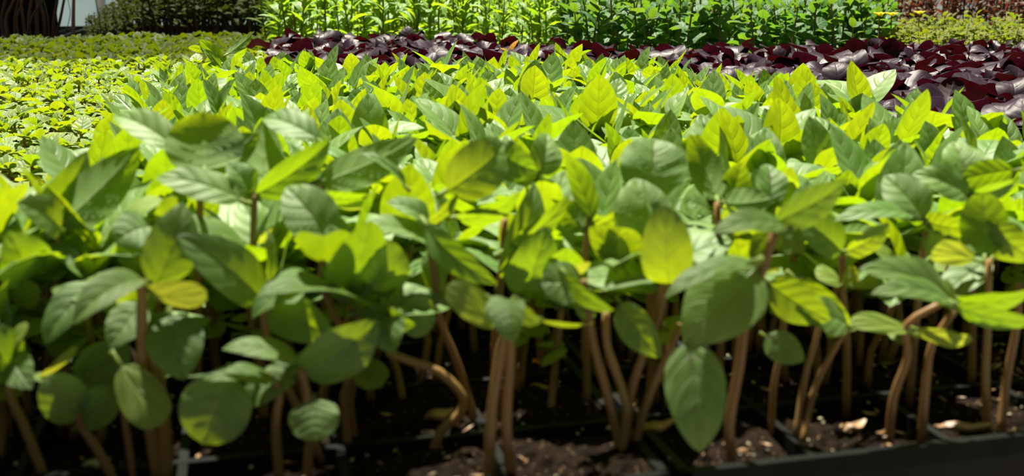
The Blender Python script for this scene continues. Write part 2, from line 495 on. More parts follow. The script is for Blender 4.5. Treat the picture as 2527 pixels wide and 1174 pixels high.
def proto_basil(r, hs=1.0):
    p = Proto(); h = r.uniform(0.039, 0.050) * hs
    lx, ly = r.gauss(0, 0.004), r.gauss(0, 0.004)
    node = Vector((lx, ly, h)); cn = Vector((lx * 0.6 + r.gauss(0, .001), ly * 0.6, h * r.uniform(0.55, 0.72)))
    p.stem([(0, 0, -0.004), (r.gauss(0, .0015), r.gauss(0, .0015), h * .3), cn, node], (0.0016, 0.0011), 'stem')
    a = r.uniform(0, 6.28)
    L = r.uniform(0.027, 0.036)
    for q in (0, 1):
        p.leaf('basil', r, node, a + q * math.pi + r.gauss(0, .15), r.uniform(-0.2, 0.5), L * r.uniform(0.88, 1.06))
    L2 = r.uniform(0.019, 0.031)
    for q in (0, 1):
        p.leaf('basil_up', r, node + Vector((0, 0, .002)), a + math.pi / 2 + q * math.pi + r.gauss(0, .15), r.uniform(0.5, 1.3), L2 * r.uniform(0.85, 1.1))
    for q in (0, 1):
        p.leaf('basil_up', r, node + Vector((0, 0, .003)), a + q * math.pi, r.uniform(0.9, 1.4), r.uniform(0.005, 0.009))
    for q in (0, 1):
        p.leaf('cot', r, cn, a + math.pi / 2 + q * math.pi + r.gauss(0, .2), r.uniform(-0.45, 0.3), r.uniform(0.010, 0.013))
    return p


def proto_young(r, hs=1.0, up=0.0):
    p = Proto(); h = r.uniform(0.020, 0.030) * hs
    node = Vector((r.gauss(0, .003), r.gauss(0, .003), h))
    p.stem([(0, 0, -0.002), node * 0.5, node], (0.0011, 0.0009), 'stem', 5, 3)
    a = r.uniform(0, 6.28); L = r.uniform(0.0115, 0.016)
    for q in (0, 1):
        p.leaf('young', r, node, a + q * math.pi + r.gauss(0, .2), r.uniform(-0.1, 0.45) + up, L * r.uniform(.85, 1.1))
    for q in (0, 1):
        p.leaf('young', r, node, a + math.pi / 2 + q * math.pi + r.gauss(0, .2), r.uniform(0.3, 1.1) + up * .4, L * r.uniform(.45, .8))
    p.leaf('cot', r, node * 0.85, a + math.pi / 2, r.uniform(-0.3, 0.2), .009)
    p.leaf('cot', r, node * 0.85, a - math.pi / 2, r.uniform(-0.3, 0.2), .009)
    return p


def proto_purple(r):
    p = Proto(); h = r.uniform(0.034, 0.044)
    node = Vector((r.gauss(0, .004), r.gauss(0, .004), h))
    p.stem([(0, 0, -0.002), node * 0.5, node], (0.0016, 0.0012), 'pstem', 6, 4)
    a = r.uniform(0, 6.28); L = r.uniform(0.027, 0.036)
    for q in (0, 1):
        p.leaf('purple', r, node, a + q * math.pi + r.gauss(0, .2), r.uniform(-0.35, 0.55), L * r.uniform(.85, 1.1))
    for q in (0, 1):
        p.leaf('purple', r, node, a + math.pi / 2 + q * math.pi + r.gauss(0, .2), r.uniform(0.1, 1.25), L * r.uniform(.5, .85))
    return p


def proto_tall(r, kind, h0, h1, L0, L1, nodes, smat, e0=0.2, e1=0.9, start=0.25):
    p = Proto(); h = r.uniform(h0, h1)
    top = Vector((r.gauss(0, .008), r.gauss(0, .008), h))
    p.stem([(0, 0, -0.002), top * 0.5 + Vector((r.gauss(0, .003), r.gauss(0, .003), 0)), top], (0.0015, 0.0009), smat, 5, 5)
    a = r.uniform(0, 6.28)
    n = nodes
    for i in range(n):
        f = start + (1 - start) * i / (n - 1)
        pos = top * f
        L = r.uniform(L0, L1) * (1.0 - 0.35 * max(0, f - 0.75) / 0.25) * (0.75 + 0.25 * min(1, f / .5))
        el = e0 + (e1 - e0) * f ** 2.5
        for q in (0, 1):
            p.leaf(kind, r, pos, a + q * math.pi + r.gauss(0, .25), el + r.gauss(0, .22), L)
        a += math.pi / 2 + r.gauss(0, .2)
    return p


def proto_mound(r):
    p = Proto()
    for k in range(4):
        a = r.uniform(0, 6.28); h = r.uniform(0.045, 0.075); d = r.uniform(0.0, 0.016)
        top = Vector((d * math.cos(a), d * math.sin(a), h))
        p.stem([(0, 0, -0.002), top * 0.55, top], (0.0009, 0.0006), 'gstem', 4, 3)
        for i in range(11):
            f = 0.35 + 0.65 * i / 10
            p.leaf('yellow', r, top * f, r.uniform(0, 6.28), r.uniform(-0.1, 0.8), r.uniform(0.007, 0.011))
    return p


def emit(proto, name, loc, rz, sc, tilt=(0, 0), label=None, cat='seedling', group=None, parts=True):
    root = empty(name, loc, rz)
    root.rotation_euler = (tilt[0], tilt[1], rz)
    root.scale = (sc, sc, sc)
    tag(root, label, cat, group)
    for me, _, _, _ in proto.stems:
        o = bpy.data.objects.new('stem', me); o.parent = root; C.objects.link(o)
    for kind, k, m4 in proto.parts:
        o = bpy.data.objects.new('cotyledon' if kind == 'cot' else 'leaf', LEAVES[kind][0][k][0])
        o.parent = root; o.matrix_local = m4; C.objects.link(o)
    return root


def stuff(name, items, label, cat, group=None):
    """items: (proto, matrix) joined in one mesh"""
    mats, VV, FF, UU, MI, SM = [], [], [], [], [], 0
    base = 0
    for proto, m4 in items:
        for me, V, Fc, mat in proto.stems:
            if mat not in mats: mats.append(mat)
            mm = np.array(m4)
            VV.append(V @ mm[:3, :3].T + mm[:3, 3]); UU.append(np.zeros((len(V), 2)))
            FF += [tuple(base + i for i in q) for q in Fc]; MI += [mats.index(mat)] * len(Fc); base += len(V)
        for kind, k, l4 in proto.parts:
            lst, mat = LEAVES[kind]
            if mat not in mats: mats.append(mat)
            _, V, Fc, U = lst[k]
            mm = np.array(m4 @ l4)
            VV.append(V @ mm[:3, :3].T + mm[:3, 3]); UU.append(U)
            FF += [tuple(base + i for i in q) for q in Fc]; MI += [mats.index(mat)] * len(Fc); base += len(V)
    me = mesh(name, np.vstack(VV), FF, None, np.vstack(UU))
    for mt in mats: me.materials.append(M[mt])
    me.polygons.foreach_set('material_index', MI)
    o = obj(name, me)
    tag(o, label, cat, group, 'stuff')
    return o


COLS = ((260, 'by the left edge'), (700, 'at the left'), (1150, 'left of centre'), (1500, 'in the centre'), (1900, 'right of centre'), (2300, 'at the right'), (99999, 'by the right edge'))


def col_of(px):
    for e, nme in COLS:
        if px < e: return nme


def look(proto, sc):
    els = [math.asin(max(-1, min(1, m4.col[1].to_3d().normalized().z))) for kd, k, m4 in proto.parts if kd != 'cot'][:4]
    e = sum(els) / len(els)
    return ('with upright leaves' if e > .68 else 'with flat spread leaves' if e < .5 else 'with half raised leaves') if sc > 0 else ''


def in_view(p, mx=260, my=160):
    q = project(p)
    return q is not None and -mx < q[0] < W_ + mx and -my < q[1] < H_ + my and q


# ------------------------------------------------------------------ the setting
def struct(name, mb, m):
    o = mb.build(name, m); o['kind'] = 'structure'; return o


b = MB(); b.box(-6, 6, -2, 7, -0.90, -0.85); struct('floor', b, M['concrete'])
b = MB(); b.box(-6, 6, 6.6, 6.62, -0.85, 2.4)
w = struct('wall_back', b, M['film'])
hb = MB()
for x in (-4.8, -3.6, -2.4, -1.75, -0.6, 0.6, 1.8, 3.0, 4.2):
    hb.tube([(x, 6.53, -0.85), (x, 6.53, 2.4)], 0.028, 10)
for i in range(9):
    x = (-4.8, -3.6, -2.4, -1.75, -0.6, 0.6, 1.8, 3.0, 4.2)[i]
    q = MB(); q.tube([(x, 6.53, -0.85), (x, 6.53, 2.4)], 0.028, 10)
    q.build('upright_pipe', M['steel'], w, True)
b = MB(); b.box(-6, 6, 6.50, 6.58, -0.62, -0.56); o = struct('trim_1', b, M['steel'])

# added sheet, unseen above the frame, darkens the far left strip
sh = MB()
b = MB()
CLX0, CLX1, CLY0, CLY1, CLZ = -3.2, -0.55, 1.92, 4.0, 1.6
nx, ny = 24, 12
vs, fs = [], []
for i in range(nx + 1):
    for j in range(ny + 1):
        vs.append((CLX0 + (CLX1 - CLX0) * i / nx, CLY0 + (CLY1 - CLY0) * j / ny, CLZ - 0.05 * math.sin(math.pi * i / nx) - 0.02 * math.sin(7 * j / ny * 3.14)))
for i in range(nx):
    for j in range(ny):
        fs.append((i * (ny + 1) + j, (i + 1) * (ny + 1) + j, (i + 1) * (ny + 1) + j + 1, i * (ny + 1) + j + 1))
# floats without supports, put in to block part of the sun
cl = obj('added_shade_sheet', mesh('added_shade_sheet', vs, fs, M['added_shade_weave']))
cl['kind'] = 'structure'
vs2 = [(-1.8 + 3.4 * i / 16, -0.30 + 1.26 * j / 8, 2.2 - 0.03 * math.sin(math.pi * i / 16)) for i in range(17) for j in range(9)]
fs2 = [(i * 9 + j, (i + 1) * 9 + j, (i + 1) * 9 + j + 1, i * 9 + j + 1) for i in range(16) for j in range(8)]
cl2 = obj('added_shade_sheet', mesh('added_shade_sheet', vs2, fs2, M['added_shade_weave_open']))  # second added sheet, out of view, dims the front row
cl2['kind'] = 'structure'

# bench
bench = empty('bench', (P0.x, P0.y, -0.90), BED_ROT)
tag(bench, 'long slatted greenhouse bench under all the seedling trays', 'bench')
BT = -0.056
k = 0
for i in range(32):
    v = -0.06 + i * 0.125
    q = MB(); q.box(-2.1, 2.2, v, v + 0.10, BT - 0.02 + 0.90, BT + 0.90, 0.002); q.build('slat', M['wood'], bench)
for u in (-2.0, 0.0, 2.1):
    q = MB(); q.box(u - 0.04, u + 0.04, -0.04, 3.9, BT - 0.11 + 0.90, BT - 0.021 + 0.90); q.build('beam', M['wood'], bench)
    for v in (0.0, 1.9, 3.8):
        q = MB(); q.box(u - 0.035, u + 0.035, v - 0.035 + .04, v + 0.035 + .04, 0.05, BT - 0.111 + 0.90); q.build('leg', M['wood'], bench)

# ------------------------------------------------------------------ trays
CELL = 0.0465
NU, NV = 6, 9
TW, TL = NU * CELL, NV * CELL


def tray_meshes():
    g = MB()
    rb = 0.0026
    for i in range(1, NU):
        x = i * CELL; g.box(x - rb, x + rb, 0.004, TL - 0.004, -0.030, 0.0015, 0.0012)
    for j in range(1, NV):
        y = j * CELL; g.box(0.004, TW - 0.004, y - rb, y + rb, -0.030, 0.0017, 0.0012)
    grid = mesh('cell_grid', g.v, g.f, M['plastic'], smooth=False)
    r = MB()
    for (x0, x1, y0, y1) in ((0.0006, TW - 0.0006, 0.0006, 0.0055), (0.0006, TW - 0.0006, TL - 0.0055, TL - 0.0006),
                             (0.0006, 0.0055, 0.0006, TL - 0.0006), (TW - 0.0055, TW - 0.0006, 0.0006, TL - 0.0006)):
        r.box(x0, x1, y0, y1, -0.003, 0.0028, 0.0009)
        r.box(x0 + .0012, x1 - .0012, y0 + .0012, y1 - .0012, -0.054, -0.003)
    rim = mesh('rim', r.v, r.f, M['plastic'], smooth=False)
    return grid, rim


GRID, RIM = tray_meshes()


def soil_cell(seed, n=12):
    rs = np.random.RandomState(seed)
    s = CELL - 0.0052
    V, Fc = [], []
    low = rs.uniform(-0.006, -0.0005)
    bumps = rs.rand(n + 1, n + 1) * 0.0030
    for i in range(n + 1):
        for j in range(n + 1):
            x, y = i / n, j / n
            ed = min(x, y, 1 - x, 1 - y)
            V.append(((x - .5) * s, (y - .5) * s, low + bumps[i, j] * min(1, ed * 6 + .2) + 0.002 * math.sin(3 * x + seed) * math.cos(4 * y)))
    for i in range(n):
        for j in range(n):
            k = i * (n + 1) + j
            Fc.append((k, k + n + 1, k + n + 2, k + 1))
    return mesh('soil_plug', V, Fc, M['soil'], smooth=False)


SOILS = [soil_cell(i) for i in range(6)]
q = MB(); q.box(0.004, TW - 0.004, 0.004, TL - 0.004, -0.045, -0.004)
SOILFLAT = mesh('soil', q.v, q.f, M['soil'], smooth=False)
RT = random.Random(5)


def tray(u, v, label, group=None, cells=False):
    t = empty('plug_tray', uv(u, v), BED_ROT)
    tag(t, label, 'tray', group)
    obj('cell_grid', GRID, t); obj('rim', RIM, t)
    if cells:
        for i in range(NU):
            for j in range(NV):
                obj('soil_plug', RT.choice(SOILS), t, mat4=Matrix.Translation(((i + .5) * CELL, (j + .5) * CELL, 0)) @ Matrix.Rotation(RT.randrange(4) * math.pi / 2, 4, 'Z'))
    else:
        obj('soil', SOILFLAT, t)
    return t


U0 = -0.283
UL = -0.19            # left edge of the tall basil
tray(U0, 0, 'black plug tray at the front left, dark soil in square cells', cells=True)
tray(U0 + TW, 0, 'black plug tray at the front right, its rim crossing the bottom corner', cells=True)
tray(U0, TL, 'black plug tray behind the front left one, under green basil', cells=True)
tray(U0 + TW, TL, 'black plug tray behind the front right one, under green basil', cells=True)
for i in range(-5, 7):
    for j in range(0, 8):
        if i in (0, 1) and j in (0, 1): continue
        u, v = U0 + i * TW, j * TL
        c = uv(u + TW / 2, v + TL / 2)
        qv = in_view(c, 500, 300)
        if not qv and not (i == -1 and j == 0): continue
        if i < 0 or (i == 0 and j < 5): lb, gr = 'black plug tray hidden under the short yellow-green seedlings at left', 'trays under the short seedlings'
        elif j < 3: lb, gr = 'black plug tray hidden under the purple basil', 'trays under the purple basil'
        else: lb, gr = 'black plug tray under the tall herbs at the back', 'trays under the tall herbs'
        tray(u, v, lb, gr)

# grit on the soil of the front trays
r = random.Random(11)
for key, n, s0, s1, nm, lb in (('bark', 1500, 0.0008, 0.0032, 'bark_bits', 'brown bark crumbs scattered over the dark soil in the front trays'),
                               ('perlite', 420, 0.0004, 0.0012, 'perlite_grains', 'pale grains of grit scattered over the dark soil in the front trays')):
    V, Fc = [], []
    for i in range(n):
        u, v = U0 + 0.006 + r.random() * (2 * TW - 0.012), 0.007 + r.random() ** 1.5 * 0.30
        if key == 'bark' and r.random() < .45:
            u, v = 0.14 + r.random() * .11, .008 + r.random() * .07
        s = r.uniform(s0, s1) * (1 if key == 'perlite' else r.uniform(.5, 1))
        c = uv(u, v, 0.0008 - (0.001 if r.random() < .5 else 0))
        a = r.uniform(0, 6.28); el = r.uniform(-.3, .5)
        d = Vector((math.cos(a), math.sin(a), el)) * s
        e = Vector((-math.sin(a), math.cos(a), r.uniform(-.4, .4))) * s * (0.32 if key == 'bark' else 0.8)
        h = Vector((0, 0, s * (0.25 if key == 'bark' else 0.7)))
        k = len(V)
        V += [c + d + h * .3, c + e * 1.1, c - d, c - e, c + h + d * .2, c - h]
        Fc += [(k, k + 1, k + 4), (k + 1, k + 2, k + 4), (k + 2, k + 3, k + 4), (k + 3, k, k + 4), (k + 1, k, k + 5), (k + 2, k + 1, k + 5), (k + 3, k + 2, k + 5), (k, k + 3, k + 5)]
    o = obj(nm, mesh(nm, V, Fc, M[key], smooth=False)); tag(o, lb, 'grit', None, 'stuff')


def chip(px, py, L, wd, az, m, label, cat='chip', el=0.2, seed=0):
    rr = random.Random(seed)
    c = on(px, py, 0.003)
    V, Fc = [], []
    n = 7
    for i in range(n):
        f = i / (n - 1)
        ww = wd * (0.35 + math.sin(math.pi * f)) * rr.uniform(.7, 1)
        for k in range(5):
            g = 6.283 * k / 5
            V.append(((f - .5) * L, ww * math.cos(g), ww * .45 * math.sin(g) + 0.0006 * math.sin(f * 7)))
    for i in range(n - 1):
        for k in range(5):
            k2 = (k + 1) % 5
            Fc.append((i * 5 + k, i * 5 + k2, (i + 1) * 5 + k2, (i + 1) * 5 + k))
    Fc += [(4, 3, 2, 1, 0), tuple((n - 1) * 5 + k for k in range(5))]
    o = obj('bark_chip', mesh('bark_chip', V, Fc, M[m], smooth=False), loc=c)
    o.rotation_euler = (0.2, -el, az); tag(o, label, cat)
    return o


chip(1325, 890, 0.0036, 0.0012, 0.4, 'amber', 'small glowing orange chip on the dark soil in the centre', seed=1)
chip(1340, 952, 0.012, 0.0011, -0.7, 'bark', 'long pale wood splinter on the soil below the orange chip', seed=2)
chip(1085, 1020, 0.010, 0.0028, 0.2, 'bark', 'brown bark piece inside the bend of the curved stem', seed=3)
chip(2190, 895, 0.012, 0.0007, -1.0, 'bark', 'thin reddish splinter leaning on the soil at the right', seed=4, el=.5)
chip(1120, 790 + 250, 0.006, 0.0016, 1.2, 'bark', 'small tan bark crumb beside the foot of the curved stem', seed=5)
chip(2380, 1050, 0.016, 0.0022, -0.35, 'bark', 'long brown bark strip near the rim at the lower right', seed=6)
chip(2110, 1050, 0.009, 0.0020, 0.5, 'bark', 'brown bark flake beside two stems at the lower right', seed=7)
chip(1620, 1050, 0.013, 0.0026, 0.25, 'bark', 'large brown bark piece beside the fan of four stems', seed=8)
chip(240, 1140, 0.008, 0.0018, 0.15, 'perlite', 'cream wood flake on the soil at the lower left', seed=9)

# ------------------------------------------------------------------ hero plants
HERO_FEET = []


def hero(label, stems, leaves, name='basil_seedling', rad=(0.0018, 0.0013), smat='stem', group=None):
    """stems: list of polylines [(px,py),...]; first stem's first point stands on the soil.
       every point may carry its own distance as a third value, else the foot's distance is used.
       leaves: (kind, bx, by, tx, ty, width_px, roll_deg, dY_base, dY_tip, droop, fold)"""
    foot = on(stems[0][0][0], stems[0][0][1], 0.0)
    Y = foot.y
    root = empty(name, foot)
    tag(root, label, 'seedling', group)
    HERO_FEET.append((foot.x, foot.y))
    for st in stems:
        pts = []
        for i, p in enumerate(st):
            if i == 0:
                q = on(p[0], p[1], 0.0) if st is stems[0] or len(p) == 2 and p[1] > 1000 else at(p[0], p[1], Y + (p[2] if len(p) > 2 else 0))
                if st is stems[0] or q.z < 0.004: q = q + Vector((0, 0, -0.004))
            else:
                q = at(p[0], p[1], Y + (p[2] if len(p) > 2 else 0))
            pts.append(q - foot)
        n = max(6, 3 * (len(pts) - 1))
        P = spline(pts, n)
        V, Fc = tube_geo(P, [0.84 * (rad[0] + (rad[1] - rad[0]) * i / n) for i in range(n + 1)], 10)
        obj('stem', mesh('stem', V, Fc, M[smat]), root)
    for i, lf in enumerate(leaves):
        kind, bx, by, tx, ty, wpx, roll, db, dt, droop, fold = lf[:11]
        B = at(bx, by, Y + db); T = at(tx, ty, Y + dt)
        ax = T - B; L = ax.length; ax.normalize()
        mid = (B + T) / 2
        view = (CAMP - mid).normalized()
        n = view - ax * view.dot(ax)
        if n.length < 1e-3: n = Vector((0, 0, 1))
        n.normalize()
        n = Matrix.Rotation(math.radians(roll), 3, ax) @ n
        x = ax.cross(n)
        zc = project(mid)[2]
        ratio = min(1.3, (wpx * zc / F_) / L)
        seed = int(bx + by * 3 + tx * 7) % 9973
        rr = random.Random(seed)
        shape = 'cot' if kind == 'cot' else ('round' if kind in ('round', 'purple') else 'ovate')
        V, Fc, UV = leaf_geo(18, 12, ratio=ratio, droop=droop, fold=fold, twist=rr.uniform(-.25, .25), pucker=0.0 if kind == 'cot' else rr.uniform(.05, .09),
                             wave=rr.uniform(0.02, .10), pet=0, petr=0.038, shape=shape, seed=seed, tipdrop=rr.uniform(0, .3))
        m4 = Matrix((x, ax, n)).transposed().to_4x4()
        m4 = Matrix.Translation(B - foot) @ m4 @ Matrix.Scale(L, 4)
        o = obj('cotyledon' if kind == 'cot' else 'leaf', mesh('leaf', V, Fc, M['cot' if kind == 'cot' else 'purple' if kind == 'purple' else 'basil'], UV), root, mat4=m4)
        if len(lf) > 11: o['label'] = lf[11]
        pl = 0.16 if kind != 'cot' else 0.3
        sl = droop / 2
        PV, PF = tube_geo([(0, 0.04, -0.02), (0, -pl * .5 * math.cos(sl), -pl * .5 * math.sin(sl) - .03), (0, -pl * math.cos(sl), -pl * math.sin(sl))], [0.03, 0.036, 0.045], 7)
        obj('petiole', mesh('petiole', PV, PF, M['pstem' if kind == 'purple' else 'cot']), o)
    return root


# --- front row, left to right
hero('seedling cut by the left edge low down, stem slanting to the corner',
     [[(115, 1168), (60, 1050), (25, 975), (20, 900)]],
     [('basil', 25, 930, -60, 790, 130, 25, 0, -.008, .8, .2), ('basil', 30, 880, 80, 960, 90, 20, 0, -.01, .8, .2),
      ('cot', 20, 870, 70, 800, 60, -60, 0, 0, .5, .1), ('cot', 10, 870, -50, 830, 60, 60, 0, 0, .5, .1)])
hero('small low seedling at the lower left, four rounded leaves close to the soil',
     [[(290, 1172), (235, 1100), (195, 1040), (190, 960)]],
     [('round', 195, 1035, 115, 925, 115, 0, 0, -.004, .6, .1), ('round', 195, 1050, 285, 955, 100, 10, 0, .004, .6, .1),
      ('cot', 180, 960, 80, 925, 60, 65, 0, 0, .4, .1, 'pale narrow seed leaf lit by the sun'), ('basil', 190, 950, 320, 850, 120, 10, .01, .02, .7, .2),
      ('cot', 100, 930, 187, 852, 42, 60, 0, 0, .3, .1)])
hero('stout stemmed seedling at the left with a broad pale folded leaf and round seed leaves',
     [[(395, 1172), (365, 1000), (352, 850), (350, 740), (352, 690)], [(410, 1172), (405, 1050), (392, 940), (372, 860)]],
     [('basil', 352, 690, 180, 800, 105, 35, 0, -.02, 1.3, .45), ('basil', 385, 700, 452, 500, 140, 18, .004, .012, .7, .25),
      ('cot', 370, 722, 508, 715, 88, 40, 0, -.012, .5, .1, 'pale round seed leaf'), ('basil', 420, 780, 455, 938, 145, 5, 0.004, -.006, .6, .2),
      ('basil', 230, 700, 112, 850, 100, 30, .012, 0, .9, .3), ('basil', 350, 750, 270, 860, 100, 20, 0.01, 0, .5, .2)], rad=(0.0026, 0.0015))
hero('low seedling with one round hanging seed leaf in front of the stout stem',
     [[(330, 1174), (310, 1050), (300, 960), (300, 915)]],
     [('cot', 300, 905, 400, 1048, 112, 10, -.003, -.010, .4, .0, 'dull round hanging seed leaf')], rad=(.0012, .001))
hero('low seedling left of centre, big dark drooping leaf below a pale long one',
     [[(690, 1172), (680, 1050), (690, 960), (655, 925)]],
     [('basil', 600, 930, 430, 935, 10, 40, 0, 0, .5, .1), ('round', 560, 925, 500, 1095, 175, -5, -.005, -.012, .5, .1),
      ('basil', 690, 940, 500, 935, 80, 55, 0, -.01, .7, .2)])
hero('seedling left of centre with paired leaves meeting in a bright yellow joint',
     [[(755, 1172), (765, 1050), (755, 960), (742, 905)]],
     [('basil', 738, 890, 548, 862, 85, 50, 0, -.006, .9, .1), ('basil', 745, 915, 935, 790, 150, 28, 0, .004, .9, .3),
      ('round', 775, 985, 780, 1088, 185, 20, -.01, -.016, .3, .1, 'dark half round drooping leaf'), ('cot', 742, 900, 740, 870, 24, 20, 0, 0, .2, .3),
      ('basil', 742, 905, 585, 1010, 90, 30, .004, 0, .5, .2)])
hero('seedling with two large dark green leaves spreading from one joint, left of centre',
     [[(800, 1120), (730, 1000), (665, 860), (645, 740)]],
     [('basil', 648, 738, 436, 582, 140, 25, 0, -.012, .8, .25), ('basil', 650, 715, 545, 575, 40, 60, .006, .012, .5, .2),
      ('basil', 800, 700, 622, 785, 105, 50, .0, -.012, 1.2, .3), ('basil', 650, 740, 830, 830, 120, 15, .01, .006, .6, .2),
      ('basil', 665, 690, 655, 560, 60, 60, .01, .014, .4, .2)])
hero('seedling with a yellow backlit leaf spread like wings over a thin red stem',
     [[(860, 1100), (850, 980), (870, 880), (800, 720), (797, 640)]],
     [('round', 797, 650, 800, 582, 165, 180, 0, -.012, .3, .5, 'bright yellow leaf with the sun behind it'), ('basil', 815, 590, 705, 462, 135, 10, .012, .02, .9, .2),
      ('cot', 840, 720, 885, 735, 50, 60, 0, 0, .6, .2), ('cot', 820, 730, 870, 690, 45, 150, 0, 0, .4, .2)])
hero('seedling with crumpled pale young leaves and a hooked stem curving to the soil',
     [[(1062, 1105), (1090, 1062), (1135, 1020), (1140, 975), (1085, 918), (1010, 890), (955, 868)]],
     [('basil', 965, 770, 968, 872, 110, 22, -.004, -.012, 1.2, .5, 'small pale crumpled leaf'), ('basil', 960, 765, 890, 800, 60, 40, 0, -.008, 1.3, .3),
      ('round', 990, 770, 1075, 790, 105, 5, .006, .008, .5, .1), ('basil', 955, 765, 1025, 800, 70, 40, -.003, -.009, 1.2, .4),
      ('round', 935, 735, 935, 585, 150, 8, .008, .004, .5, .15), ('basil', 945, 770, 870, 740, 80, 20, .008, .01, .6, .2)], rad=(0.0019, 0.0015))
hero('seedling with a pale crumpled rosette on two close stems in the centre',
     [[(1205, 1172), (1215, 1000), (1240, 860), (1245, 760)], [(1265, 1172), (1250, 1050), (1258, 900), (1262, 800)]],
     [('basil', 1262, 745, 1268, 843, 105, 15, -.004, -.012, 1.3, .55, 'small pale crumpled leaf with wine red veins'), ('basil', 1255, 740, 1205, 790, 70, 45, 0, -.006, 1.3, .3),
      ('basil', 1270, 740, 1335, 795, 70, 45, 0, -.006, 1.2, .3), ('cot', 1225, 800, 1102, 705, 85, 15, 0, -.006, .6, .1), ('cot', 1230, 745, 1135, 712, 28, 60, 0, 0, .3, .1),
      ('basil', 1335, 790, 1465, 795, 30, 70, .004, .01, .3, .2)], rad=(0.0021, 0.0015))
hero('upright seedling behind the centre pair with a smooth oval leaf held tall',
     [[(1180, 1040), (1130, 900), (1085, 790), (1075, 700), (1060, 600)]],
     [('basil', 1052, 560, 1228, 700, 90, 30, -.004, -.02, .7, .3), ('basil', 1062, 600, 890, 560, 100, 55, 0, -.01, .9, .35),
      ('basil', 1060, 560, 955, 500, 80, 50, .004, 0, 1.3, .3), ('basil', 1058, 545, 1130, 480, 60, 60, .004, .01, .6, .3), ('basil', 1075, 600, 1080, 740, 70, 20, .004, 0, .5, .2)])
hero('seedling right of centre with a tall oval glossy leaf leaning right',
     [[(1215, 1020), (1225, 900), (1250, 800), (1290, 725)]],
     [('basil', 1288, 730, 1348, 558, 130, 12, 0, -.004, .8, .2), ('basil', 1245, 690, 1318, 450, 110, 30, .006, .012, .9, .35),
      ('basil', 1250, 620, 1405, 480, 75, 45, .004, .01, .5, .3), ('cot', 1270, 740, 1225, 770, 40, 50, 0, 0, .4, .1)])
hero('seedling with a long pointed leaf slanting down right of the centre',
     [[(1540, 1110), (1500, 980), (1465, 850), (1450, 740), (1440, 690)], [(1530, 1115), (1545, 1000), (1500, 860), (1495, 770)]],
     [('basil', 1395, 680, 1516, 765, 70, 50, 0, -.012, .6, .2), ('round', 1440, 700, 1335, 700, 110, 15, .004, 0, .5, .1),
      ('cot', 1390, 660, 1455, 655, 50, 60, .006, .01, .5, .1), ('basil', 1450, 750, 1440, 790, 60, 20, 0, 0, .3, .1),
      ('basil', 1530, 750, 1632, 882, 95, 20, .004, -.004, .6, .2)])
hero('seedling whose stems fan out over a bark piece, leaf lit yellow at its foot',
     [[(1545, 1100), (1555, 980), (1590, 870), (1625, 780), (1640, 700)], [(1560, 1105), (1590, 1010), (1635, 900), (1680, 800)]],
     [('round', 1650, 700, 1640, 505, 130, 0, .004, -.006, 1.1, .2, 'oval leaf, dark above and glowing yellow at the base'), ('basil', 1540, 660, 1455, 560, 90, 160, .01, .012, .6, .3),
      ('round', 1520, 655, 1530, 560, 140, 180, .012, .010, .4, .5, 'bright yellow leaf with the sun behind it'), ('basil', 1640, 690, 1480, 720, 40, 50, .005, 0, .5, .3)])
hero('seedling behind the fan of stems with a broad leaf, half dark half pale',
     [[(1600, 1000), (1610, 850), (1600, 700), (1590, 620)]],
     [('basil', 1590, 605, 1565, 440, 165, 18, 0, .008, .8, .35), ('round', 1605, 490, 1612, 342, 175, 12, .02, .030, .9, .2, 'broad round pale leaf with raised ribs'),
      ('basil', 1600, 600, 1720, 560, 70, 120, .01, .02, .7, .2), ('basil', 1690, 440, 1725, 330, 110, 175, .03, .035, .7, .3)])
hero('seedling with the big hanging pointed leaf in front at right of centre',
     [[(1810, 1135), (1800, 1050), (1825, 900), (1840, 790), (1880, 670), (1912, 570)]],
     [('basil', 1700, 845, 1728, 1116, 158, -8, -.012, -.022, .5, .3, 'large dark pointed leaf hanging straight down'),
      ('basil', 1862, 660, 1690, 850, 190, 5, -.002, -.012, .7, .1, 'broad dark leaf hanging in the shade'), ('basil', 1850, 640, 1642, 735, 80, 55, -.004, -.016, .7, .3),
      ('basil', 1935, 556, 1757, 575, 90, 45, 0, -.012, .8, .2), ('basil', 1912, 548, 2088, 445, 110, 35, .002, .012, .4, .25),
      ('basil', 1915, 560, 1985, 620, 80, 170, .004, 0, .4, .2), ('basil', 1915, 560, 1850, 640, 60, 160, .006, .004, .4, .2), ('cot', 1880, 665, 1925, 665, 26, 60, 0, .0, .3, .1)], rad=(.0019, .0016))
hero('seedling right of the hanging leaf, one dull grey green leaf, one dark hanging one',
     [[(1905, 1060), (1910, 950), (1930, 850), (1935, 730)], [(1962, 1075), (1985, 940), (2010, 850), (2030, 780)], [(1978, 1085), (2010, 960), (2060, 860), (2090, 810)]],
     [('basil', 1900, 700, 2050, 790, 120, 30, 0, -.008, .5, .2), ('basil', 1890, 830, 1985, 890, 80, 5, -.004, -.008, .4, .1),
      ('basil', 2090, 800, 1960, 760, 100, 30, 0, -.006, .5, .2), ('cot', 2095, 815, 2040, 830, 40, 60, 0, 0, .4, .1), ('basil', 1960, 690, 2100, 800, 90, 25, .008, .004, .6, .2)], rad=(.0014, .0011))
hero('seedling at the right with two long striped leaves crossed by shadow',
     [[(2195, 1080), (2205, 980), (2240, 880), (2238, 800), (2330, 745)]],
     [('basil', 2345, 735, 2120, 665, 120, 40, 0, -.012, .7, .3), ('basil', 2345, 745, 2150, 725, 80, 45, -.006, -.018, .9, .2),
      ('cot', 2240, 815, 2098, 795, 58, 40, 0, -.006, .5, .1), ('cot', 2265, 815, 2400, 838, 55, 40, 0, -.006, .5, .1)])
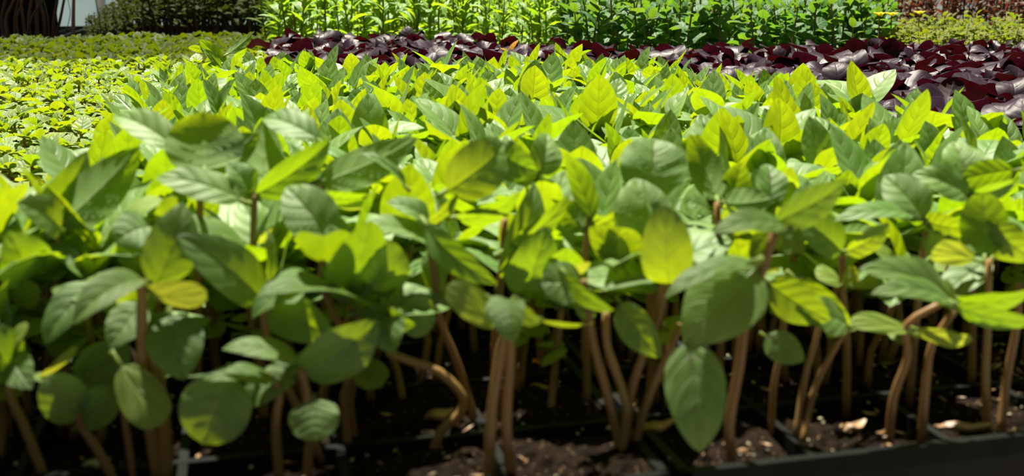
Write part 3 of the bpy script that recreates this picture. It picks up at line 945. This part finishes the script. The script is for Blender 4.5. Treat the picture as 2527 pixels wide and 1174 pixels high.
hero('seedling cut by the right edge with a wide leaf spreading over the soil',
     [[(2275, 1080), (2285, 950), (2300, 850), (2360, 760)]],
     [('basil', 2362, 740, 2560, 705, 90, 58, 0, -.01, .8, .2), ('basil', 2362, 755, 2570, 790, 80, 45, -.006, -.018, .7, .2),
      ('cot', 2360, 750, 2330, 690, 30, 60, .0, 0, .3, .1)])
hero('twin stems near the right edge carrying a round yellow leaf',
     [[(2440, 1045), (2432, 930), (2438, 800), (2440, 640)], [(2470, 1060), (2485, 930), (2510, 800), (2515, 700)]],
     [('round', 2430, 632, 2425, 475, 118, 178, .004, .008, .5, .25, 'upright rounded yellow leaf with the sun behind it'), ('cot', 2405, 640, 2300, 618, 66, 165, .004, 0, .5, .1, 'yellow seed leaf'),
      ('basil', 2440, 640, 2300, 760, 90, 25, .01, .0, .5, .2), ('basil', 2450, 560, 2560, 640, 110, 30, .006, 0, .6, .2)])
# --- second line: left
hero('seedling at the left edge with a long pale leaf and a long yellow one crossing',
     [[(150, 1050), (140, 850), (135, 700), (140, 560)]],
     [('basil', 148, 556, 345, 362, 130, 168, .0, .02, .5, .3, 'long yellow leaf with the sun behind it'), ('basil', 60, 590, 215, 372, 130, 40, .0, .02, .7, .3),
      ('basil', 70, 690, 20, 570, 140, 20, -.01, -.02, .8, .2), ('basil', 150, 560, 40, 500, 110, 30, -.006, -.02, .9, .3), ('cot', 20, 700, 100, 740, 90, 45, -.012, -.012, .4, .1),
      ('basil', 150, 600, 230, 680, 110, 20, .01, 0, .5, .2), ('cot', 130, 700, 65, 665, 40, 60, 0, 0, .4, .1)])
hero('seedling at the left, wide yellow fan shaped leaf above a dark blue green one',
     [[(485, 1010), (490, 800), (490, 640), (495, 480), (505, 420)]],
     [('round', 505, 418, 500, 276, 235, 175, .008, .018, .6, .25, 'wide yellow leaf with the sun behind it'), ('basil', 592, 490, 385, 440, 100, 35, -.006, -.01, .8, .15, 'dark blue green leaf'),
      ('basil', 510, 410, 640, 330, 90, 170, .012, .02, .5, .2), ('basil', 440, 370, 280, 285, 95, 30, .02, .03, 1.0, .4), ('cot', 400, 490, 320, 540, 80, 60, -.004, -.01, .9, .1)])
hero('seedling at the left with a stained pinkish brown leaf edge',
     [[(400, 1040), (390, 850), (385, 700), (380, 560)]],
     [('round', 385, 560, 285, 600, 110, 30, 0, -.01, 1.4, .2), ('basil', 380, 545, 440, 500, 100, 40, 0, .01, .9, .2), ('basil', 350, 660, 290, 540, 90, 10, .004, -.006, .6, .2)])
hero('seedling with a folded leaf bearing purple spots left of centre',
     [[(640, 1010), (630, 800), (625, 620), (628, 480)]],
     [('basil', 634, 478, 815, 343, 110, 30, .0, .015, .7, .45), ('basil', 640, 470, 655, 290, 110, 175, .01, .03, .6, .2), ('basil', 620, 480, 560, 400, 90, 35, .0, .0, .8, .3),
      ('basil', 780, 340, 650, 292, 90, 35, .02, .03, .8, .3), ('cot', 628, 600, 690, 560, 50, 50, 0, 0, .5, .1)])
hero('seedling with a long yellow leaf arching right, left of centre',
     [[(800, 990), (800, 800), (798, 620), (795, 460)]],
     [('basil', 792, 450, 1030, 340, 105, 165, .0, .01, .9, .2), ('basil', 800, 455, 900, 370, 50, 40, .01, .02, .6, .4), ('basil', 800, 480, 920, 480, 60, 50, 0, -.005, .7, .2),
      ('basil', 1000, 455, 880, 380, 40, 50, .0, .0, .9, .5, 'narrow dark arching leaf'), ('cot', 830, 510, 920, 500, 38, 60, 0, -.006, .3, .1)])
hero('seedling in the centre with a dark puckered leaf scarred red on top',
     [[(1215, 1000), (1225, 800), (1240, 650), (1245, 540)]],
     [('basil', 1105, 470, 1245, 352, 140, 15, -.004, .01, 1.1, .2), ('basil', 1130, 540, 1285, 470, 90, 50, 0, -.004, .9, .25), ('basil', 1240, 380, 1325, 420, 110, 20, .01, .0, .9, .3),
      ('basil', 1330, 430, 1350, 330, 95, 25, .02, .03, .9, .3), ('basil', 1300, 460, 1290, 370, 90, 175, .02, .02, .5, .2)])
hero('seedling right of centre with narrow yellow leaves and a stem reddened on top',
     [[(1450, 1000), (1445, 820), (1440, 680), (1455, 540)]],
     [('basil', 1460, 540, 1395, 375, 70, 160, 0, .0, .6, .3), ('basil', 1455, 560, 1560, 500, 60, 50, 0, .01, .6, .3), ('basil', 1440, 560, 1370, 500, 80, 165, .006, .01, .6, .3)])
hero('seedling right of centre with twin yellow leaves above a dark gap',
     [[(1770, 990), (1780, 800), (1775, 640), (1770, 500)]],
     [('basil', 1770, 490, 1700, 330, 90, 172, .01, .02, .6, .3), ('basil', 1790, 500, 1905, 490, 90, 160, .0, .0, .9, .3), ('basil', 1800, 500, 1830, 400, 80, 170, .01, .01, .5, .3),
      ('basil', 1750, 520, 1690, 500, 60, 40, -.004, -.008, .7, .2), ('basil', 1900, 500, 1895, 405, 90, 25, .01, .02, .9, .3)])
hero('seedling at the right with a broad pale leaf and purple brown stem',
     [[(2245, 980), (2260, 800), (2275, 650), (2285, 570)]],
     [('basil', 2280, 540, 2180, 435, 120, 25, .0, .01, .7, .25), ('basil', 2290, 545, 2395, 560, 90, 40, 0, -.01, .8, .2), ('basil', 2250, 530, 2060, 545, 70, 50, 0, -.01, .7, .2),
      ('basil', 2290, 560, 2370, 640, 90, 10, 0, -.006, .6, .2), ('cot', 2240, 690, 2150, 600, 50, 50, 0, 0, .4, .1)])
hero('seedling at the right with folded leaves spread like a butterfly',
     [[(2090, 1000), (2090, 850), (2080, 720), (2078, 630)]],
     [('basil', 2078, 620, 1945, 520, 110, 25, .0, -.004, .7, .3), ('basil', 2088, 620, 2195, 550, 80, 45, .0, .005, .6, .3), ('basil', 2060, 590, 2160, 560, 60, 165, .01, .01, .5, .3),
      ('cot', 2080, 700, 2115, 665, 50, 150, -.004, -.01, .4, .1), ('cot', 2075, 700, 2010, 670, 60, 50, 0, 0, .5, .1)])
hero('seedling at the right with a round glowing leaf above a pale pointed one',
     [[(2400, 940), (2400, 780), (2395, 620), (2390, 480)]],
     [('round', 2500, 420, 2375, 445, 75, 165, .0, .0, .6, .2), ('basil', 2390, 470, 2350, 350, 130, 25, .02, .03, .9, .3), ('basil', 2400, 480, 2520, 440, 60, 45, .0, .0, .5, .3),
      ('basil', 2390, 480, 2250, 430, 90, 30, .0, .0, .8, .3)])
# tallest plant at the back left
hero('tallest basil seedling, standing out at the far left corner of the green bed',
     [[(545, 262), (545, 240), (548, 200), (546, 165)]],
     [('basil', 556, 160, 492, 98, 42, 170, .0, .0, .4, .3), ('basil', 560, 135, 622, 84, 26, 160, .0, .02, .4, .3), ('basil', 500, 125, 464, 118, 22, 150, 0, 0, .4, .2),
      ('basil', 556, 155, 610, 118, 24, 40, 0, -.01, .5, .3), ('basil', 540, 160, 470, 200, 40, 160, 0, 0, .6, .3), ('basil', 545, 165, 500, 120, 24, 30, -.01, -.02, .6, .3)], rad=(.0015, .001))
hero('purple basil holding one broad round leaf upright above its neighbours, at the right',
     [[(2112, 272), (2112, 220), (2110, 165)]],
     [('purple', 2110, 162, 2108, 94, 62, 172, 0, .0, .5, .2), ('purple', 2110, 162, 2160, 150, 44, 40, 0, -.01, 1.2, .2), ('purple', 2108, 165, 2062, 158, 44, 40, 0, -.01, 1.2, .2)], name='purple_basil', smat='pstem')
hero('purple basil with a pointed dark red leaf leaning right above its neighbours, at the right',
     [[(2172, 285), (2174, 230), (2172, 165)]],
     [('purple', 2176, 160, 2208, 94, 56, 168, 0, .0, .4, .2), ('purple', 2170, 165, 2120, 180, 60, 60, 0, -.01, 1.2, .2), ('purple', 2176, 168, 2230, 170, 50, 50, 0, 0, 1.2, .2)], name='purple_basil', smat='pstem')
hero('purple basil with a large domed leaf right behind the green basil, at the right edge',
     [[(2330, 440), (2330, 350), (2335, 255)]],
     [('purple', 2335, 255, 2240, 262, 80, 35, 0, -.02, 1.6, .1), ('purple', 2340, 252, 2440, 250, 90, 30, 0, -.01, 1.7, .1), ('purple', 2335, 250, 2360, 190, 70, 170, 0, .01, .8, .2)], name='purple_basil', smat='pstem')
# blade of grass
gfoot = on(1478, 420, 0.0)
gpts = [gfoot, at(1472, 260, gfoot.y), at(1480, 190, gfoot.y), at(1510, 130, gfoot.y + .01)]
V, Fc = [], []
P = spline(gpts, 14)
for i, p in enumerate(P):
    ww = 0.0016 * (1 - (i / 14) ** 2) + 0.0001
    V += [p + Vector((-ww, 0, 0)) - gfoot, p + Vector((0, -ww * .5, 0)) - gfoot, p + Vector((ww, 0, 0)) - gfoot]
for i in range(14):
    for k in (0, 1):
        Fc.append((i * 3 + k, i * 3 + k + 1, i * 3 + k + 4, i * 3 + k + 3))
g = obj('grass_blade', mesh('grass_blade', V, Fc, M['mint'], [(0.5, .5)] * len(V)), loc=gfoot)
tag(g, 'single thin grass blade rising out of the green basil at the middle', 'grass')

# ------------------------------------------------------------------ main green bed
R = random.Random(2024)
PB = [proto_basil(R) for _ in range(16)]
pos = []
for i in range(2 * NU):
    for j in range(2 * NV):
        for q in range(6 if j > 1 else 4):
            u = U0 + (i + .5) * CELL + R.uniform(-.021, .021); v = (j + .5) * CELL + R.uniform(-.021, .021)
            p = uv(u, v)
            if v < 0.055 or (u < UL and v > .19) or v > .795: continue
            if min((p.x - a) ** 2 + (p.y - b_) ** 2 for a, b_ in HERO_FEET) < 0.006 ** 2: continue
            pv = in_view(p + Vector((0, 0, .06)), 300, 400)
            if not pv: continue
            pos.append((pv[2], u, v, p))
pos.sort(key=lambda x: x[0])


def zone(u, v, edges_v, names_v, edges_u, names_u):
    a = sum(v > e for e in edges_v); b_ = sum(u > e for e in edges_u)
    return names_v[a], names_u[b_]


rest = []
for n, (d, u, v, p) in enumerate(pos):
    pr = R.choice(PB); rz = R.uniform(0, 6.28); sc = R.uniform(0.88, 1.14) * (1 if v < .5 else .95)
    if v > 0.2 and R.random() < .1: sc *= 1.12
    tl = (R.gauss(0, .08), R.gauss(0, .08))
    if n < 300:
        a = ('close behind the front row', 'in the third line', 'a third of the way back', 'half way back', 'near the far side')[sum(v > e for e in (.10, .16, .22, .30))]
        c_ = col_of(project(p)[0]); lk = look(pr, sc)
        emit(pr, 'basil_seedling', p, rz, sc, tl, 'green basil %s, %s, %s' % (lk, a, c_), 'seedling', 'basil %s, %s, %s' % (lk, a, c_))
    else:
        m4 = Matrix.Translation(p) @ Matrix.Rotation(rz, 4, 'Z') @ Matrix.Rotation(tl[0], 4, 'X') @ Matrix.Scale(sc, 4)
        rest.append((pr, m4))
stuff('basil_bed', rest, 'far half of the dense green basil bed, pointed leaves glowing in the sun', 'seedlings')
print('main', len(pos))

# ------------------------------------------------------------------ short seedlings, left and behind
PY = [proto_young(R) for _ in range(12)]
PY2 = [proto_young(R, 1.15, .35) for _ in range(10)]
pos = []
step = 0.0142
u = -1.35
while u < 0.0:
    v = 0.0
    while v < 1.93:
        uu, vv = u + R.uniform(-.007, .007), v + R.uniform(-.007, .007)
        v += step
        if uu > UL - 0.012 and vv < 0.81: continue
        if uu > UL - 0.10 and vv < 0.19: continue
        if uu > -0.075: continue
        p = uv(uu, vv)
        pv = in_view(p + Vector((0, 0, .03)), 200, 60)
        if not pv: continue
        pos.append((pv[2], uu, vv, p, pv))
    u += step
pos.sort(key=lambda x: x[0])
rest = []
cnt = 0
for d, u, v, p, pv in pos:
    far = v > 1.15
    pr = R.choice(PY2 if far or R.random() < .25 else PY); rz = R.uniform(0, 6.28); sc = R.uniform(0.85, 1.2)
    if cnt < 300 and -20 < pv[0] < W_ + 20 and pv[1] < 600:
        cnt += 1
        a = 'by the left edge' if pv[0] < 100 else ('left of the tall basil' if pv[0] < 220 else 'touching the tall basil')
        b_ = ('nearest', 'second', 'third', 'farthest')[sum(d > e for e in (.62, .72, .82))]
        lk = look(pr, sc)
        emit(pr, 'young_seedling', p, rz, sc, (0, 0), 'short yellow-green seedling %s, %s band, %s' % (lk, b_, a), 'seedling', 'short seedlings %s, %s band, %s' % (lk, b_, a))
    else:
        rest.append((pr, Matrix.Translation(p) @ Matrix.Rotation(rz, 4, 'Z') @ Matrix.Scale(sc, 4)))
stuff('young_seedling_bed', rest, 'carpet of short yellow-green seedlings stretching back at the left', 'seedlings')
print('young', len(pos))

# ------------------------------------------------------------------ purple basil
PP = [proto_purple(R) for _ in range(14)]
pos = []
step = 0.024
u = -0.06
while u < 1.15:
    v = 0.1
    while v < 1.42:
        uu, vv = u + R.uniform(-.010, .010), v + R.uniform(-.010, .010)
        v += step
        if uu < 0.285 and vv < 0.812: continue
        lim = 1.36 if uu < 0.18 else (1.36 - (uu - .18) * 3.0 if uu < .30 else 1.0)
        if vv > lim: continue
        p = uv(uu, vv); pv = in_view(p + Vector((0, 0, .05)), 220, 60)
        if not pv: continue
        pos.append((pv[2], uu, vv, p, pv))
    u += step
pos.sort(key=lambda x: x[0])
rest = []
for n, (d, u, v, p, pv) in enumerate(pos):
    pr = R.choice(PP); rz = R.uniform(0, 6.28); sc = R.uniform(0.85, 1.15)
    if n < 300:
        a = ('nearest band', 'second band', 'third band', 'fourth band', 'fifth band', 'farthest band')[sum(d > e for e in (.68, .8, .9, 1.0, 1.12))]
        c_ = col_of(pv[0]); lk = look(pr, sc)
        emit(pr, 'purple_basil', p, rz, sc, (R.gauss(0, .1), R.gauss(0, .1)), 'dark purple basil %s, %s, %s' % (lk, a, c_), 'seedling', 'purple basil %s, %s, %s' % (lk, a, c_))
    else:
        rest.append((pr, Matrix.Translation(p) @ Matrix.Rotation(rz, 4, 'Z') @ Matrix.Scale(sc, 4)))
stuff('purple_basil_bed', rest, 'far strip of dark purple basil behind the green bed', 'seedlings')
print('purple', len(pos))

# the single orange leaf in the purple strip
c = on(1258, 118, 0.058)
e = empty('yellowed_seedling', (c.x, c.y, 0)); tag(e, 'small seedling with an orange-yellow leaf among the purple basil', 'seedling')
V, Fc, UV = leaf_geo(10, 8, ratio=.8, droop=.6, fold=.2, pet=.1)
st = MB(); st.tube([(0, 0, 0), (0.001, 0, .03), (0, 0, .052)], .0012, 6); st.build('stem', M['pstem'], e, True)
obj('leaf', mesh('leaf', V, Fc, M['orange'], UV), e, mat4=orient(Vector((0, 0, .052)), 0.4, .9, .02))
obj('leaf', mesh('leaf', V, Fc, M['orange'], UV), e, mat4=orient(Vector((0, 0, .052)), 2.9, .3, .018))


# ------------------------------------------------------------------ herbs at the back
def field(protos, name, xr, Yr, step, label, group, cat='plant', hmax=None, cond=None, scr=(0.85, 1.15), limit=300, sname=None, slabel=None):
    out = []
    Yy = Yr[0]
    while Yy < Yr[1]:
        x = at(xr[0], 50, Yy).x; x1 = at(xr[1], 50, Yy).x
        while x < x1:
            p = Vector((x + R.uniform(-.4, .4) * step, Yy + R.uniform(-.4, .4) * step, 0))
            x += step
            if cond and not cond(p): continue
            out.append(p)
        Yy += step
    out.sort(key=lambda p: p.y)
    rest = []
    for i, p in enumerate(out):
        pr = R.choice(protos); rz = R.uniform(0, 6.28); sc = R.uniform(*scr)
        if hmax: sc *= hmax(p)
        if i < limit:
            b_ = ('front line', 'second line', 'third line', 'back lines')[min(3, int((p.y - Yr[0]) / .12))]
            pv = project(p); g = (pv[0] - xr[0]) / (xr[1] - xr[0])
            a = ('left end', 'left part', 'middle', 'right part', 'right end')[max(0, min(4, int(g * 5)))]
            emit(pr, name, p, rz, sc, (0, 0), label + ', %s, %s' % (a, b_), cat, group + ', %s, %s' % (a, b_))
        else:
            rest.append((pr, Matrix.Translation(p) @ Matrix.Rotation(rz, 4, 'Z') @ Matrix.Scale(sc, 4)))
    print(name, len(out))
    if rest: stuff(sname or name + '_bed', rest, slabel or label + ', farthest ones merged in a thicket', 'plants')


def bed_uv(p):
    q = p - P0
    return q.dot(AX_U), q.dot(AX_V)


PM = [proto_tall(R, 'mint', .105, .145, .026, .038, 7, 'gstem', .25, 1.0, .2) for _ in range(10)]
field(PM, 'narrow_leaved_herb', (690, 1480), (1.62, 2.5), 0.040, 'bright green upright narrow leaved herb', 'narrow leaved herbs',
      cond=lambda p: bed_uv(p)[1] > (1.38 if bed_uv(p)[0] < .18 else 1.05), hmax=lambda p: 0.86 + .16 * max(0, 2.2 - p.y) if project(p)[0] > 1150 else 1.12, limit=160)
PH = [proto_tall(R, 'herb', .075, .10, .021, .030, 6, 'gstem', .1, .8, .2) for _ in range(10)]
field(PH, 'broad_leaved_herb', (1420, 2190), (1.18, 2.0), 0.028, 'darker green bushy oval leaved herb', 'broad leaved herbs',
      cond=lambda p: bed_uv(p)[1] > (1.03 if bed_uv(p)[0] > .3 else 1.06 + (.3 - bed_uv(p)[0]) * 2.6), hmax=lambda p: 1.0 + 0.12 * (p.y - 1.2) / .8 + 0.1, limit=220)
# low lime patch between the two
PL = [proto_tall(R, 'mint', .05, .065, .016, .022, 5, 'gstem', .2, .8, .25) for _ in range(5)]
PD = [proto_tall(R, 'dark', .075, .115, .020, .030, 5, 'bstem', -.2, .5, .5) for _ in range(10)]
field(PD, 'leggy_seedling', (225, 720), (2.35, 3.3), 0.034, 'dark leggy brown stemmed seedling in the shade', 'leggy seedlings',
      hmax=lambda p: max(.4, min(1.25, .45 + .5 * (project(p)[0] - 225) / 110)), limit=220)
PMd = [proto_mound(R) for _ in range(6)]
field(PMd, 'yellow_herb', (2190, 2700), (1.36, 2.0), 0.026, 'low mound of fine yellow-green foliage', 'yellow-green mounds', cond=lambda p: bed_uv(p)[1] > 1.03, limit=220)
PBz = [proto_tall(R, 'bronze', .10, .15, .018, .026, 7, 'bstem', .1, .9, .2) for _ in range(8)]
field(PBz, 'bronze_herb', (2040, 2700), (2.08, 2.5), 0.030, 'dark red bronze leaved plant in the top right corner', 'bronze plants', limit=200)

# yellow flowers
for (px, py, dY, nm) in ((2200, 40, 1.50, 'yellow flower left of the others at the back right'), (2268, 36, 1.6, 'pair of yellow petals in the middle of the back right mound'),
                         (2170, 40, 1.46, 'yellow flower peeping out beside the dark green herb')):
    c = at(px, py, dY)
    e = empty('flower', (c.x, c.y, 0)); tag(e, nm, 'flower')
    st = MB(); st.tube([(0, 0, 0), (0.002, 0, c.z * .5), (0, 0, c.z)], .0009, 5); st.build('stem', M['gstem'], e, True)
    for k in range(6):
        V, Fc, UV = leaf_geo(5, 4, ratio=.75, droop=.4, fold=.2, pet=0, pucker=0, shape='round')
        obj('petal', mesh('petal', V, Fc, M['petal'], UV), e, mat4=orient(Vector((0, 0, c.z)), k * 1.047, .5, .011))

# ------------------------------------------------------------------ black crate and woody stalks at the top left
c1 = at(145, 80, 2.78)
cr = empty('nursery_crate', (c1.x, c1.y, 0.003), 0.42)
tag(cr, 'tall black nursery crate behind the brown stalks at the top left', 'crate')
CW, CD, CH = 0.46, 0.30, 0.30
q = MB(); q.box(-CW, 0, 0, .012, 0, CH); q.box(-CW, -CW + .012, 0.012, CD, 0, CH); q.box(-.012, 0, .012, CD, 0, CH); q.box(-CW, 0, CD - .012, CD, 0, CH)
q.build('side_walls', M['plastic'], cr)
q = MB(); q.box(-CW + .012, -.012, .012, CD - .012, 0.002, CH - .03); q.build('soil', M['soil'], cr)
for i in range(6):
    xx = -CW + .008 + i * (CW - .016) / 5
    q = MB(); q.box(xx - .006, xx + .006, -.006, 0, 0.0, CH - .01); q.build('rib', M['plastic'], cr)


def stalk(pts, Y, r0, label, mat='bstem', group=None, leaves=True):
    f = on(pts[0][0], pts[0][1], 0.0)
    foot = Vector((at(pts[0][0], pts[0][1], Y).x, Y, 0))
    e = empty('woody_stalk', foot); tag(e, label, 'stalk', group)
    P = [Vector((0, 0, 0))] + [at(x, y, Y) - foot for x, y in pts[1:]]
    top = P[-1]
    P.append(top + (P[-1] - P[-2]).normalized() * .10)
    S = spline(P, 12)
    V, Fc = tube_geo(S, [r0 * (1 - .35 * i / 12) for i in range(13)], 8)
    obj('stem', mesh('stem', V, Fc, M[mat]), e)
    if leaves:
        rr = random.Random(int(pts[0][0]))
        for k in range(4):
            lst = LEAVES['dark'][0]
            obj('leaf', lst[rr.randrange(len(lst))][0], e, mat4=orient(S[-1], rr.uniform(0, 6.28), rr.uniform(-.2, .6), .035))
    return e


rr = random.Random(77)
xs = [-30, -8, 10, 22, 36, 48, 62, 72, 84, 96, 108, 118, 128]
for i, x in enumerate(xs):
    stalk([(x, 86), (x + rr.uniform(-8, 8), 50), (x + rr.uniform(-14, 14), 0)], 2.36 + rr.uniform(-.05, .08), rr.uniform(.002, .0045),
          'thin brown woody stalk crowded before the black crate at the top left', 'bstem', 'brown stalks before the crate')
stalk([(55, 86), (78, 45), (110, -5)], 2.30, .0030, 'brown stalk leaning right across the crowd at the top left')
stalk([(178, 84), (181, 45), (182, -4)], 2.34, .0044, 'thick pinkish stalk standing alone before the pale wall', 'pinkstem')
stalk([(128, 84), (148, 50), (158, 0)], 2.40, .0036, 'curved purple stalk bowing out beside the crate edge', 'pstem')
stalk([(150, 82), (173, 38), (168, 0)], 2.45, .0009, 'thin dark bent wire-like stalk between crate and pink stalk', 'pstem')
stalk([(249, 84), (246, 50), (235, -4)], 2.32, .0012, 'thin dark stalk rising in front of the first leggy seedlings', 'pstem')

bpy.context.view_layer.update()
print('objects', len(bpy.data.objects))
